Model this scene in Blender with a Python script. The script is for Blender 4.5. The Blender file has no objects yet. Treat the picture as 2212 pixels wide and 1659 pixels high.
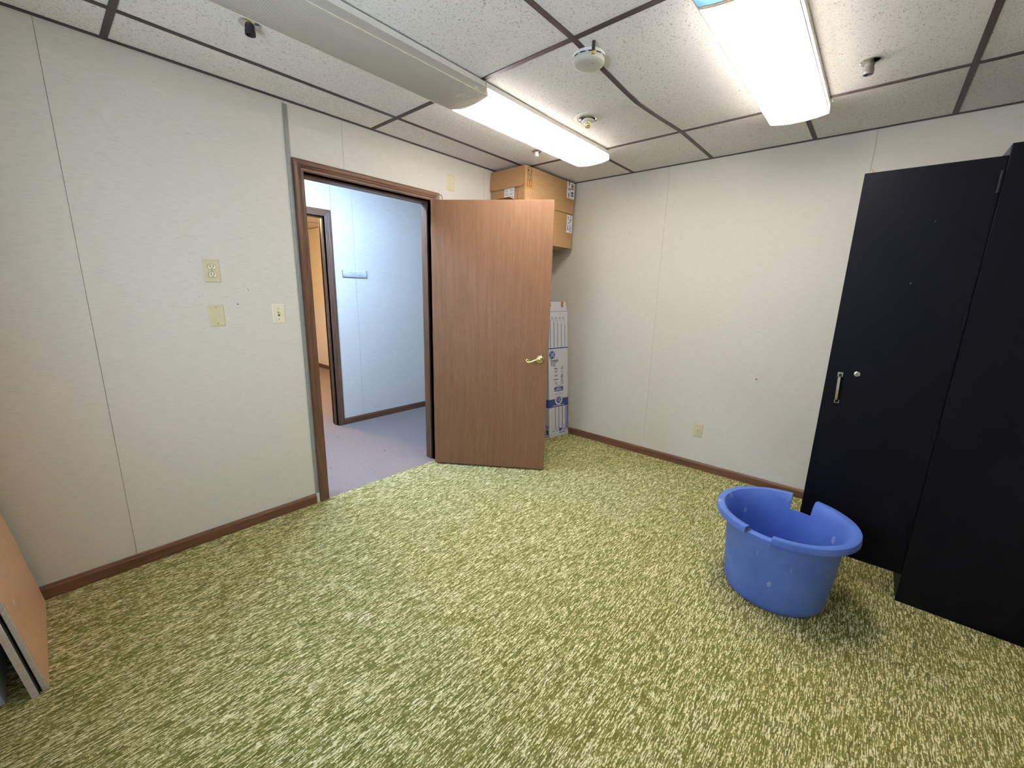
import bpy, bmesh, math, random
from math import sin, cos, pi, radians, sqrt
from mathutils import Vector, Matrix

random.seed(7)
SC = bpy.context.scene
COL = SC.collection

# ------------------------------------------------------------------ camera
W, HH, FPX = 2212, 1659, 886.05
cam_d = bpy.data.cameras.new('camera')
cam = bpy.data.objects.new('camera', cam_d)
COL.objects.link(cam)
cam_d.sensor_width = 36.0
cam_d.sensor_fit = 'HORIZONTAL'
cam_d.lens = FPX / W * 36.0
cam_d.clip_start = 0.01
R_ = Vector((0.75109894, 0.65979143, 0.02292695))
U_ = Vector((-0.15923832, 0.14735394, 0.97618132))
F_ = Vector((-0.64069769, 0.73685961, -0.21574147))
cam.matrix_world = Matrix(((R_.x, U_.x, -F_.x, 2.59283),
                           (R_.y, U_.y, -F_.y, -3.40725),
                           (R_.z, U_.z, -F_.z, 1.383),
                           (0, 0, 0, 1)))
SC.camera = cam

# ------------------------------------------------------------------ world, exposure, daylight
SC.view_settings.view_transform = 'Standard'
SC.view_settings.look = 'None'
SC.view_settings.gamma = 1.0
SC.view_settings.use_curve_mapping = False
SC.view_settings.exposure = 1.34
SC.cycles.use_denoising = True
SC.cycles.max_bounces = 10
SC.cycles.diffuse_bounces = 6
SC.cycles.transparent_max_bounces = 12
SC.cycles.sample_clamp_indirect = 6.0
SC.cycles.caustics_reflective = False
SC.cycles.caustics_refractive = False

wd = bpy.data.worlds.new('world')
SC.world = wd
wd.use_nodes = True
wd.node_tree.nodes['Background'].inputs[0].default_value = (0.45, 0.65, 1.0, 1)
wd.node_tree.nodes['Background'].inputs[1].default_value = 1.0

TUBE_ON = 46.0        # radiance of the lit fluorescent tubes above the doorway side
TUBE_ON2 = 76.0       # the tubes by the cabinet, set brighter to lift the back wall
TUBE_BLUE = 5.5       # the blue-tinted fixture
HALL_ON = 110.0        # hallway tubes
WARM_ON = 155.0        # warm lamp in the room across the hall
DAY_FILL_POWER = 18.0      # fill from the unseen window added behind the camera


def area(name, loc, rot, sx, sy, power, col):
    l = bpy.data.lights.new(name, 'AREA')
    l.shape = 'RECTANGLE'
    l.size, l.size_y, l.energy, l.color = sx, sy, power, col
    o = bpy.data.objects.new(name, l)
    o.location, o.rotation_euler = loc, rot
    COL.objects.link(o)
    return o


# area fill just outside the added window behind the camera
area('daylight_fill', (1.55, -3.93, 1.45), (radians(90), 0, 0), 1.1, 1.0, DAY_FILL_POWER, (0.74, 0.86, 1.0))

# ------------------------------------------------------------------ dimensions
H = 2.373
XE, YS = 3.50, -3.76           # east wall, wall behind the camera
DOOR_Y0, DOOR_Y1, DOOR_Z = -2.290, -1.375, 2.035
HX = -1.425                    # hallway far wall
HD_Y0, HD_Y1, HD_Z = -2.43, -1.515, 2.045
WT = 0.115


# ------------------------------------------------------------------ colour + material helpers
def lin(c):
    return tuple(((x / 255) / 12.92 if x / 255 <= 0.04045 else ((x / 255 + 0.055) / 1.055) ** 2.4) for x in c) + (1.0,)


class NT:
    def __init__(s, name):
        s.m = bpy.data.materials.new(name)
        s.m.use_nodes = True
        s.t = s.m.node_tree
        s.t.nodes.clear()
        s.out = s.t.nodes.new('ShaderNodeOutputMaterial')

    def n(s, typ, ins=None, **props):
        nd = s.t.nodes.new(typ)
        for k, v in props.items():
            setattr(nd, k, v)
        for k, v in (ins or {}).items():
            if isinstance(v, bpy.types.NodeSocket):
                s.t.links.new(v, nd.inputs[k])
            else:
                nd.inputs[k].default_value = v
        return nd

    def math(s, op, a, b=0.0, c=None):
        ins = {0: a, 1: b}
        if c is not None:
            ins[2] = c
        return s.n('ShaderNodeMath', ins, operation=op).outputs[0]

    def mix(s, f, a, b):
        nd = s.n('ShaderNodeMix', data_type='RGBA')
        for i, v in ((0, f), (6, a), (7, b)):
            if isinstance(v, bpy.types.NodeSocket):
                s.t.links.new(v, nd.inputs[i])
            else:
                nd.inputs[i].default_value = v
        return nd.outputs[2]

    def ramp(s, f, stops):
        nd = s.n('ShaderNodeValToRGB', {0: f})
        el = nd.color_ramp.elements
        while len(el) < len(stops):
            el.new(0.5)
        for e, (p, c) in zip(el, stops):
            e.position = p
            e.color = c if len(c) == 4 else tuple(c) + (1,)
        return nd.outputs[0]

    def coords(s, scale=(1, 1, 1), kind='Object', loc=(0, 0, 0)):
        tc = s.n('ShaderNodeTexCoord')
        mp = s.n('ShaderNodeMapping', {0: tc.outputs[kind], 1: loc, 3: scale})
        return mp.outputs[0]

    def noise(s, vec, scale=5.0, detail=2.0, rough=0.5, dist=0.0):
        return s.n('ShaderNodeTexNoise', {'Vector': vec, 'Scale': scale, 'Detail': detail, 'Roughness': rough, 'Distortion': dist}).outputs[0]

    def bsdf(s, color, rough=0.5, metal=0.0, spec=0.5, height=None, bump=0.3, dist=0.002, coat=0.0, **kw):
        b = s.n('ShaderNodeBsdfPrincipled', {'Base Color': color, 'Roughness': rough, 'Metallic': metal,
                                             'Specular IOR Level': spec, 'Coat Weight': coat})
        if height is not None:
            bp = s.n('ShaderNodeBump', {'Height': height, 'Strength': bump, 'Distance': dist})
            s.t.links.new(bp.outputs[0], b.inputs['Normal'])
        s.t.links.new(b.outputs[0], s.out.inputs[0])
        return s.m


def plain(name, rgb, rough=0.5, metal=0.0, spec=0.5, var=0.06, vscale=30, coat=0.0, bump=0.0):
    t = NT(name)
    v = t.coords()
    nz = t.noise(v, vscale, 3)
    c = lin(rgb)
    lo = tuple(x * (1 - var) for x in c[:3]) + (1,)
    hi = tuple(min(1, x * (1 + var)) for x in c[:3]) + (1,)
    return t.bsdf(t.ramp(nz, [(0.3, lo), (0.7, hi)]), rough, metal, spec, coat=coat,
                  height=nz if bump else None, bump=bump)


def emissive(name, col, strength):
    t = NT(name)
    e = t.n('ShaderNodeEmission', {0: col, 1: strength})
    t.t.links.new(e.outputs[0], t.out.inputs[0])
    return t.m


def vinyl(name, horiz):
    """linen-look vinyl wall covering: short horizontal slubs; horiz = axis along the wall"""
    t = NT(name)
    sc = (4.5, 4.5, 4.5)
    k = {'x': (2.0, 2.0, 38), 'y': (2.0, 2.0, 38)}[horiz]
    v = t.coords(k)
    n1 = t.noise(v, 9.0, 4, 0.6)
    n2 = t.noise(v, 24.0, 3, 0.65)
    big = t.noise(t.coords((1, 1, 1)), 1.4, 2)
    f = t.math('ADD', t.math('MULTIPLY', n1, 0.6), t.math('MULTIPLY', n2, 0.4))
    col = t.ramp(f, [(0.28, lin((190, 184, 171))), (0.45, lin((210, 205, 193))), (0.55, lin((215, 210, 199))), (0.70, lin((226, 222, 212)))])
    col = t.mix(t.math('MULTIPLY', big, 0.25), col, lin((205, 196, 178)))
    return t.bsdf(col, 0.6, spec=0.3, height=f, bump=0.25, dist=0.001)


def carpet_green():
    t = NT('green_carpet')
    tc = t.n('ShaderNodeTexCoord')
    sp = t.n('ShaderNodeSeparateXYZ', {0: tc.outputs['Object']})
    wob = t.noise(tc.outputs['Object'], 26.0, 2)
    x = t.math('ADD', sp.outputs[0], t.math('MULTIPLY', t.math('SUBTRACT', wob, 0.5), 0.007))
    xs = t.math('DIVIDE', x, 0.0028)
    row = t.math('FLOOR', xs)
    rw = t.n('ShaderNodeTexWhiteNoise', {'W': row}, noise_dimensions='1D').outputs[0]

    def cells(length, k):
        yy = t.math('ADD', t.math('DIVIDE', sp.outputs[1], length), t.math('MULTIPLY', rw, k))
        cv = t.n('ShaderNodeCombineXYZ', {0: row, 1: t.math('FLOOR', yy), 2: k})
        return t.n('ShaderNodeTexWhiteNoise', {'Vector': cv.outputs[0]}, noise_dimensions='3D').outputs[0]
    w1 = cells(0.008, 19.7)
    w2 = cells(0.026, 7.3)
    nz = t.noise(t.coords((320, 80, 1)), 1.0, 3, 0.65)
    fine = t.noise(t.coords((1, 1, 1)), 330.0, 2, 0.7)
    blot = t.noise(t.coords((2.6, 1.5, 1)), 6.0, 3, 0.6)
    f = t.math('ADD', t.math('MULTIPLY', w1, 0.26), t.math('MULTIPLY', w2, 0.40))
    f = t.math('ADD', f, t.math('MULTIPLY', nz, 0.36))
    f = t.math('ADD', f, t.math('MULTIPLY', t.math('SUBTRACT', fine, 0.5), 0.40))
    f = t.math('ADD', f, t.math('MULTIPLY', t.math('SUBTRACT', blot, 0.5), 0.15))
    col = t.ramp(f, [(0.26, lin((94, 93, 41))), (0.43, lin((120, 118, 60))), (0.555, lin((150, 146, 86))),
                     (0.65, lin((232, 222, 164))), (0.82, lin((254, 248, 212)))])
    hx = t.math('SINE', t.math('MULTIPLY', xs, 2 * pi))
    h = t.math('ADD', t.math('MULTIPLY', hx, 0.25), t.math('ADD', f, fine))
    return t.bsdf(col, 0.95, spec=0.1, height=h, bump=0.55, dist=0.004)


def carpet_grey():
    t = NT('grey_carpet')
    v = t.coords()
    n1 = t.noise(v, 260, 3, 0.7)
    n2 = t.noise(t.coords((1, 1, 1)), 3.0, 3)
    spot = t.n('ShaderNodeTexVoronoi', {'Vector': v, 'Scale': 4.2}).outputs[0]
    col = t.ramp(n1, [(0.3, lin((104, 94, 88))), (0.7, lin((150, 138, 130)))])
    col = t.mix(t.math('MULTIPLY', n2, 0.35), col, lin((124, 113, 106)))
    col = t.mix(t.math('LESS_THAN', spot, 0.035), col, lin((70, 66, 66)))
    return t.bsdf(col, 0.95, spec=0.1, height=n1, bump=0.5, dist=0.003)


def tile_mat():
    t = NT('fissured_ceiling_tile')
    v = t.coords()
    warp = t.n('ShaderNodeTexNoise', {'Vector': v, 'Scale': 30.0, 'Detail': 2.0}).outputs[1]
    vv = t.n('ShaderNodeVectorMath', {0: v, 1: warp}, operation='ADD')
    sc = t.n('ShaderNodeVectorMath', {0: warp, 3: 0.02}, operation='SCALE')
    vv = t.n('ShaderNodeVectorMath', {0: v, 1: sc.outputs[0]}, operation='ADD').outputs[0]
    mp = t.n('ShaderNodeMapping', {0: vv, 2: (0, 0, radians(35)), 3: (1.7, 0.75, 1)}).outputs[0]
    n1 = t.noise(mp, 84, 1, 0.4, 0.4)
    ridge = t.math('ABSOLUTE', t.math('SUBTRACT', n1, 0.5))
    mask = t.noise(v, 110, 2, 0.5)
    line = t.math('MULTIPLY', t.math('LESS_THAN', ridge, 0.020), t.math('GREATER_THAN', mask, 0.515))
    fine = t.noise(v, 300, 3, 0.6)
    big = t.noise(v, 2.2, 2)
    base = t.ramp(fine, [(0.25, lin((220, 215, 212))), (0.75, lin((236, 233, 231)))])
    base = t.mix(t.math('MULTIPLY', big, 0.25), base, lin((226, 219, 206)))
    col = t.mix(t.math('MULTIPLY', line, 0.72), base, lin((112, 104, 96)))
    h = t.math('SUBTRACT', t.math('MULTIPLY', fine, 0.35), line)
    return t.bsdf(col, 0.9, spec=0.15, height=h, bump=0.5, dist=0.003)


def wood(name, lo, mid, hi, axis='z', scale=1.0, rough=0.45, figure=0.35, spec=0.4):
    t = NT(name)
    st = {'z': (26, 26, 1.1), 'y': (26, 1.1, 26), 'x': (1.1, 26, 26)}[axis]
    v = t.coords(tuple(a * scale for a in st))
    n1 = t.noise(v, 1.6, 5, 0.65, 0.6)
    st2 = {'z': (7, 7, 0.55), 'y': (7, 0.55, 7), 'x': (0.55, 7, 7)}[axis]
    v2 = t.coords(tuple(a * scale for a in st2))
    fg = t.n('ShaderNodeTexNoise', {'Vector': v2, 'Scale': 1.0, 'Detail': 1.0}).outputs[0]
    rings = t.math('FRACT', t.math('MULTIPLY', fg, 13.0))
    rings = t.math('ABSOLUTE', t.math('SUBTRACT', rings, 0.5))
    pores = t.noise(t.coords(tuple(a * scale for a in {'z': (320, 320, 9), 'y': (320, 9, 320), 'x': (9, 320, 320)}[axis])), 1.0, 2)
    f = t.math('ADD', t.math('MULTIPLY', n1, 0.58), t.math('MULTIPLY', rings, figure))
    f = t.math('ADD', f, t.math('MULTIPLY', t.math('SUBTRACT', pores, 0.38), 0.50))
    col = t.ramp(f, [(0.24, lin(lo)), (0.5, lin(mid)), (0.76, lin(hi))])
    return t.bsdf(col, rough, spec=spec, height=f, bump=0.06, dist=0.001)


def tub_mat():
    t = NT('scuffed_blue_plastic')
    v = t.coords()
    n = t.noise(v, 6, 3)
    vo = t.n('ShaderNodeTexVoronoi', {'Vector': t.coords((1, 1, 0.55)), 'Scale': 11.0}).outputs[0]
    br = t.noise(v, 55, 3, 0.7)
    sp = t.math('LESS_THAN', t.math('ADD', vo, t.math('MULTIPLY', br, 0.16)), 0.205)
    scr = t.noise(t.coords((90, 90, 9)), 1.0, 2)
    sc2 = t.math('MULTIPLY', t.math('GREATER_THAN', scr, 0.735), 0.35)
    col = t.ramp(n, [(0.3, lin((68, 98, 174))), (0.7, lin((86, 118, 192)))])
    f = t.math('MAXIMUM', t.math('MULTIPLY', sp, 0.45), sc2)
    col = t.mix(f, col, lin((176, 188, 216)))
    return t.bsdf(col, 0.42, spec=0.45)


def cardboard(name, a, b):
    t = NT(name)
    n = t.noise(t.coords((1, 1, 1)), 90, 4, 0.7)
    l = t.noise(t.coords((4, 4, 190)), 1.0, 1)
    f = t.math('ADD', t.math('MULTIPLY', n, 0.7), t.math('MULTIPLY', l, 0.3))
    return t.bsdf(t.ramp(f, [(0.3, lin(a)), (0.7, lin(b))]), 0.8, spec=0.2, height=l, bump=0.1)


def black_paint(name='black_enamel_steel', rough=0.5):
    t = NT(name)
    v = t.coords()
    n = t.noise(v, 210, 2)
    sp = t.n('ShaderNodeTexVoronoi', {'Vector': v, 'Scale': 7.0}).outputs[0]
    chip = t.math('LESS_THAN', sp, 0.02)
    col = t.mix(chip, lin((5, 5, 12)), lin((90, 118, 116)))
    return t.bsdf(col, rough, spec=0.11, height=n, bump=0.08, dist=0.001)


def lens_mat(name, tint, clear=0.14, rough=0.35):
    t = NT(name)
    v = t.coords()
    ch = t.n('ShaderNodeTexWave', {'Vector': t.coords((1, 1, 0)), 'Scale': 42.0}, wave_type='BANDS', bands_direction='X').outputs[1]
    ch2 = t.n('ShaderNodeTexWave', {'Vector': t.coords((1, 1, 0)), 'Scale': 42.0}, wave_type='BANDS', bands_direction='Y').outputs[1]
    pat = t.math('MULTIPLY', ch, ch2)
    colr = t.ramp(pat, [(0.0, tuple(x * 0.9 for x in tint) + (1,)), (1.0, tuple(tint) + (1,))])
    bp = t.n('ShaderNodeBump', {'Height': pat, 'Strength': 0.35, 'Distance': 0.002}).outputs[0]
    tr = t.n('ShaderNodeBsdfTransparent', {0: (0.93, 0.93, 0.92, 1)}).outputs[0]
    tl = t.n('ShaderNodeBsdfTranslucent', {0: colr, 'Normal': bp}).outputs[0]
    df = t.n('ShaderNodeBsdfPrincipled', {'Base Color': colr, 'Roughness': rough, 'Normal': bp}).outputs[0]
    a = t.n('ShaderNodeMixShader', {0: 0.36, 1: tl, 2: df}).outputs[0]
    b = t.n('ShaderNodeMixShader', {0: 1.0 - clear, 1: tr, 2: a}).outputs[0]
    t.t.links.new(b, t.out.inputs[0])
    return t.m


def cap_mat(name, tint):
    t = NT(name)
    tl = t.n('ShaderNodeBsdfTranslucent', {0: tuple(x * 0.012 for x in tint) + (1,)}).outputs[0]
    df = t.n('ShaderNodeBsdfPrincipled', {'Base Color': tuple(tint) + (1,), 'Roughness': 0.4}).outputs[0]
    t.t.links.new(t.n('ShaderNodeMixShader', {0: 0.7, 1: tl, 2: df}).outputs[0], t.out.inputs[0])
    return t.m


def glass_mat():
    t = NT('window_glass')
    g = t.n('ShaderNodeBsdfGlossy', {'Roughness': 0.02}).outputs[0]
    tr = t.n('ShaderNodeBsdfTransparent').outputs[0]
    t.t.links.new(t.n('ShaderNodeMixShader', {0: 0.92, 1: g, 2: tr}).outputs[0], t.out.inputs[0])
    return t.m


M = dict(
    wall_y=vinyl('linen_vinyl_side', 'y'), wall_x=vinyl('linen_vinyl_back', 'x'),
    carpet=carpet_green(), grey_carpet=carpet_grey(), tile=tile_mat(),
    tee=plain('dark_brown_grid', (66, 52, 52), 0.5, var=0.12),
    base=wood('brown_baseboard_wood', (78, 54, 38), (98, 69, 49), (115, 83, 60), 'y', rough=0.4, spec=0.22),
    basex=wood('brown_baseboard_wood_back', (78, 54, 38), (98, 69, 49), (115, 83, 60), 'x', rough=0.4, spec=0.22),
    trimv=wood('brown_trim_upright', (72, 51, 38), (92, 67, 50), (112, 84, 64), 'z', rough=0.4, spec=0.22),
    trimh=wood('brown_trim_head', (72, 51, 38), (98, 71, 53), (120, 90, 68), 'y', rough=0.4, spec=0.22),
    door=wood('oak_veneer_door', (122, 86, 63), (143, 103, 77), (162, 121, 93), 'z', figure=0.30, rough=0.42),
    brass=plain('polished_brass', (236, 221, 158), 0.15, 1.0, var=0.04),
    ivory=plain('ivory_plastic', (206, 197, 160), 0.4, var=0.03),
    ivory_light=plain('pale_ivory_plastic', (226, 219, 190), 0.35, var=0.03),
    dark=plain('dark_slot', (26, 24, 22), 0.7),
    nail=plain('worn_nail_hole', (82, 76, 70), 0.8),
    grey_metal=plain('grey_painted_metal', (140, 141, 134), 0.45, 0.1, var=0.08),
    white_metal=plain('white_enamel_metal', (222, 218, 208), 0.45, var=0.03),
    white_plastic=plain('white_plastic', (226, 226, 220), 0.4, var=0.03),
    off_white=plain('aged_white_plastic', (186, 184, 172), 0.5, var=0.04),
    chrome=plain('chrome', (206, 204, 202), 0.16, 1.0, var=0.05),
    dull_steel=plain('dull_steel', (150, 146, 142), 0.42, 1.0, var=0.10),
    black_pipe=plain('black_iron_pipe', (62, 56, 52), 0.5, 0.5, var=0.2),
    yellow=plain('yellow_brass_tip', (196, 178, 84), 0.4, 0.3),
    black=black_paint(), black_gloss=black_paint('black_enamel_front_edge', 0.3), tub=tub_mat(),
    card=cardboard('brown_cardboard', (152, 118, 80), (174, 140, 100)),
    card_in=cardboard('brown_cardboard_end', (146, 110, 76), (168, 130, 90)),
    tape=plain('tan_packing_tape', (158, 112, 62), 0.3, var=0.08),
    label=plain('white_paper_label', (232, 230, 226), 0.6, var=0.02),
    ink=plain('black_ink', (52, 48, 50), 0.7), dark_ink=plain('shipping_mark_ink', (66, 46, 26), 0.7),
    blue_ink=plain('blue_ink', (44, 62, 132), 0.55, var=0.05), navy_ink=plain('navy_ink', (62, 68, 108), 0.6),
    white_card=plain('white_coated_cardboard', (222, 220, 224), 0.5, var=0.03),
    tan=plain('tan_laminate', (216, 170, 132), 0.4, var=0.05, vscale=40),
    edge=plain('pale_board_edge', (206, 197, 188), 0.6, var=0.14, vscale=120),
    pale_blue=plain('bluish_white_panel', (186, 196, 210), 0.5, var=0.04),
    shelf=plain('grey_shelf_steel', (118, 118, 116), 0.5, 0.4),
    lens=lens_mat('prismatic_lens', (0.93, 0.91, 0.86)), lens_old=lens_mat('aged_prismatic_lens', (0.84, 0.81, 0.75), 0.03, 0.6),
    lens_blue=lens_mat('blue_prismatic_lens', (0.36, 0.55, 0.90)),
    lens_outline=plain('cream_lens_outline', (214, 206, 184), 0.5, var=0.03),  # cream stands in for the edge tone of the glowing lens
    glass=glass_mat(), cap=cap_mat('lens_end', (0.85, 0.83, 0.78)), cap_blue=cap_mat('blue_lens_end', (0.30, 0.52, 0.95)),
    tube_on=emissive('lit_tube', (1.0, 0.965, 0.97, 1), TUBE_ON), tube_on2=emissive('bright_lit_tube', (1.0, 0.965, 0.95, 1), TUBE_ON2),
    tube_blue=emissive('blue_lit_tube', (0.5, 0.68, 1.0, 1), TUBE_BLUE),
    tube_hall=emissive('hall_tube', (0.37, 0.58, 1.0, 1), HALL_ON),
    lamp_warm=emissive('warm_lamp', (1.0, 0.62, 0.28, 1), WARM_ON),
    tube_off=plain('unlit_tube', (214, 212, 206), 0.4),
    alu=plain('pale_anodised_aluminium', (208, 210, 212), 0.35, 0.15, var=0.03),
    faint=plain('faint_print', (150, 158, 168), 0.7),
)


# ------------------------------------------------------------------ mesh helpers
class MB:
    def __init__(s):
        s.v, s.f, s.mi = [], [], []
        s.cur = 0

    def add(s, vs, fs):
        o = len(s.v)
        s.v += [tuple(v) for v in vs]
        for f in fs:
            s.f.append(tuple(i + o for i in f))
            s.mi.append(s.cur)
        return s

    def box(s, x0, y0, z0, x1, y1, z1):
        vs = [(x0, y0, z0), (x1, y0, z0), (x1, y1, z0), (x0, y1, z0), (x0, y0, z1), (x1, y0, z1), (x1, y1, z1), (x0, y1, z1)]
        return s.add(vs, [(0, 3, 2, 1), (4, 5, 6, 7), (0, 1, 5, 4), (1, 2, 6, 5), (2, 3, 7, 6), (3, 0, 4, 7)])

    def obox(s, o, a, b, c):
        """box from corner o spanned by vectors a, b, c"""
        o, a, b, c = map(Vector, (o, a, b, c))
        vs = [o, o + a, o + a + b, o + b, o + c, o + a + c, o + a + b + c, o + b + c]
        fs = [(0, 3, 2, 1), (4, 5, 6, 7), (0, 1, 5, 4), (1, 2, 6, 5), (2, 3, 7, 6), (3, 0, 4, 7)]
        if a.cross(b).dot(c) < 0:
            fs = [f[::-1] for f in fs]
        return s.add(vs, fs)

    def lathe(s, prof, n=32, c=(0, 0, 0), axis='z', cap=True, a0=0.0, a1=2 * pi):
        vs, fs = [], []
        full = abs(a1 - a0 - 2 * pi) < 1e-6
        m = n if full else n + 1
        for r, z in prof:
            for i in range(m):
                a = a0 + (a1 - a0) * i / n
                p = (r * cos(a), r * sin(a), z)
                if axis == 'x':
                    p = (p[2], p[0], p[1])
                elif axis == 'y':
                    p = (p[1], p[2], p[0])
                vs.append((p[0] + c[0], p[1] + c[1], p[2] + c[2]))
        for j in range(len(prof) - 1):
            for i in range(n):
                k = (i + 1) % m
                fs.append((j * m + i, j * m + k, (j + 1) * m + k, (j + 1) * m + i))
        if cap and full:
            fs.append(tuple(range(m))[::-1])
            fs.append(tuple((len(prof) - 1) * m + i for i in range(m)))
        return s.add(vs, fs)

    def tube(s, pts, r, n=10, flat=1.0):
        pts = [Vector(p) for p in pts]
        rs = r if isinstance(r, (list, tuple)) else [r] * len(pts)
        vs, fs = [], []
        up = None
        for i, p in enumerate(pts):
            t = (pts[min(i + 1, len(pts) - 1)] - pts[max(i - 1, 0)]).normalized()
            if up is None:
                up = t.orthogonal().normalized()
            up = (up - t * up.dot(t)).normalized()
            sd = t.cross(up)
            for k in range(n):
                a = 2 * pi * k / n
                vs.append(p + (up * cos(a) + sd * sin(a) * flat) * rs[i])
        for i in range(len(pts) - 1):
            for k in range(n):
                l = (k + 1) % n
                fs.append((i * n + k, i * n + l, (i + 1) * n + l, (i + 1) * n + k))
        fs.append(tuple(range(n))[::-1])
        fs.append(tuple((len(pts) - 1) * n + k for k in range(n)))
        return s.add(vs, fs)

    def prism(s, poly, d):
        """poly: list of 3-D points (planar), extruded by vector d"""
        n = len(poly)
        d = Vector(d)
        vs = [Vector(p) for p in poly] + [Vector(p) + d for p in poly]
        fs = [tuple(range(n))[::-1], tuple(range(n, 2 * n))] + [(i, (i + 1) % n, n + (i + 1) % n, n + i) for i in range(n)]
        return s.add(vs, fs)

    def build(s, name, mat, parent=None, smooth=False, bevel=0.0, M4=None, angle=35):
        me = bpy.data.meshes.new(name)
        me.from_pydata([tuple(v) for v in s.v], [], s.f)
        mats = mat if isinstance(mat, (list, tuple)) else [mat]
        for m in mats:
            me.materials.append(m)
        for p, k in zip(me.polygons, s.mi):
            p.material_index = min(k, len(mats) - 1)
        bm = bmesh.new()
        bm.from_mesh(me)
        bmesh.ops.recalc_face_normals(bm, faces=bm.faces)
        bm.to_mesh(me)
        bm.free()
        if M4 is not None:
            me.transform(M4)
        if smooth:
            for p in me.polygons:
                p.use_smooth = True
            me.set_sharp_from_angle(angle=radians(angle))
        o = bpy.data.objects.new(name, me)
        COL.objects.link(o)
        if parent is not None:
            o.parent = parent
        if bevel:
            b = o.modifiers.new('bevel', 'BEVEL')
            b.width = bevel
            b.segments = 2
            b.limit_method = 'ANGLE'
            b.angle_limit = radians(40)
        return o


def thing(name, label, cat, loc=(0, 0, 0), group=None, kind=None, M4=None):
    o = bpy.data.objects.new(name, None)
    o.empty_display_size = 0.05
    COL.objects.link(o)
    if M4 is not None:
        o.matrix_world = M4
    else:
        o.location = loc
    return tag(o, label, cat, group, kind)


def tag(o, label=None, cat=None, group=None, kind=None):
    for k, v in (('label', label), ('category', cat), ('group', group), ('kind', kind)):
        if v:
            o[k] = v
    return o


def struct(o, label, cat):
    return tag(o, label, cat, None, 'structure')


def text(name, body, size, mat, parent, M4, depth=0.0004, align='CENTER', sx=1.0, shear=0.0, bold=0.018):
    cu = bpy.data.curves.new(name, 'FONT')
    cu.body = body
    cu.size = size
    cu.align_x = align
    cu.align_y = 'CENTER'
    cu.extrude = depth
    cu.shear = shear
    cu.offset = bold * size
    tmp = bpy.data.objects.new(name + '_tmp', cu)
    COL.objects.link(tmp)
    dg = bpy.context.evaluated_depsgraph_get()
    me = bpy.data.meshes.new_from_object(tmp.evaluated_get(dg))
    bpy.data.objects.remove(tmp)
    bpy.data.curves.remove(cu)
    me.name = name
    me.materials.clear()
    me.materials.append(mat)
    me.transform(M4 @ Matrix.Diagonal((sx, 1, 1, 1)))
    o = bpy.data.objects.new(name, me)
    COL.objects.link(o)
    o.parent = parent
    return o


def frame4(o, x, y):
    """matrix with local x, y axes and origin o"""
    x, y = Vector(x).normalized(), Vector(y).normalized()
    z = x.cross(y)
    return Matrix(((x.x, y.x, z.x, o[0]), (x.y, y.y, z.y, o[1]), (x.z, y.z, z.z, o[2]), (0, 0, 0, 1)))


# ------------------------------------------------------------------ room shell
def sag(x, y):
    if not (-1.846 < y < -0.643):
        return 0.0
    g = max(0.0, 1 - abs(x - 1.515) / 0.60)
    t = (y + 1.26) / (0.617 if y > -1.26 else 0.586)
    return 0.038 * g * (1 - abs(t) ** 1.25)


m = MB()
m.box(0.0, YS, -0.06, XE, 0.0, 0.0)
struct(m.build('floor', M['carpet']), 'green and cream tufted carpet floor', 'floor')
m = MB()
m.box(HX - 4.2, -4.6, -0.06, -0.0005, 0.9, -0.002)
struct(m.build('floor_hall', M['grey_carpet']), 'grey carpet beyond the doorway', 'floor')


def vwall_x(panels, thick, x, mat, name, label, gap=0.0009, seams=(-3.2575, -0.835, -2.0406)):
    """wall in plane x, room on +x; panels = (y0, y1, z0, z1, gap_right)"""
    m = MB()
    for y0, y1, z0, z1 in panels:
        ga = gap if round(y0, 4) in seams else 0.0
        gb = gap if round(y1, 4) in seams else 0.0
        m.box(x - 0.005, y0 + ga, z0, x, y1 - gb, z1)
        m.box(x - thick, y0, z0, x - 0.005, y1, z1)
    return struct(m.build(name, mat), label, 'wall')


TOP = H + 0.012
wl = vwall_x([(YS, -3.2575, 0, TOP), (-0.835, 0.0, 0, TOP), (DOOR_Y1, -0.835, 0, TOP),
              (-2.0406, DOOR_Y1, DOOR_Z, TOP), (DOOR_Y0, -2.0406, DOOR_Z, TOP)], WT, 0.0, M['wall_y'], 'wall_left',
             'pale linen vinyl wall with the doorway')
m = MB()
m.box(-0.005, -3.2568, 0, 0.0, DOOR_Y0, TOP)
m.box(-WT, -3.2575, 0, -0.005, DOOR_Y0, TOP)
o = m.build('wall_panel', M['wall_y'], wl)

m = MB()
for x0, x1 in ((-0.0, 1.205), (1.205, 2.4284), (2.4284, XE)):
    m.box(x0 + 0.0007, 0.0, 0, x1 - 0.0007, 0.005, TOP)
    m.box(x0, 0.005, 0, x1, 0.1, TOP)
wr = struct(m.build('wall_back', M['wall_x']), 'pale linen vinyl wall behind the tall cabinet', 'wall')
m = MB()
m.box(XE, YS, 0, XE + 0.1, 0.1, TOP)
struct(m.build('wall_right', M['wall_y']), 'wall behind the black cabinet', 'wall')
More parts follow.
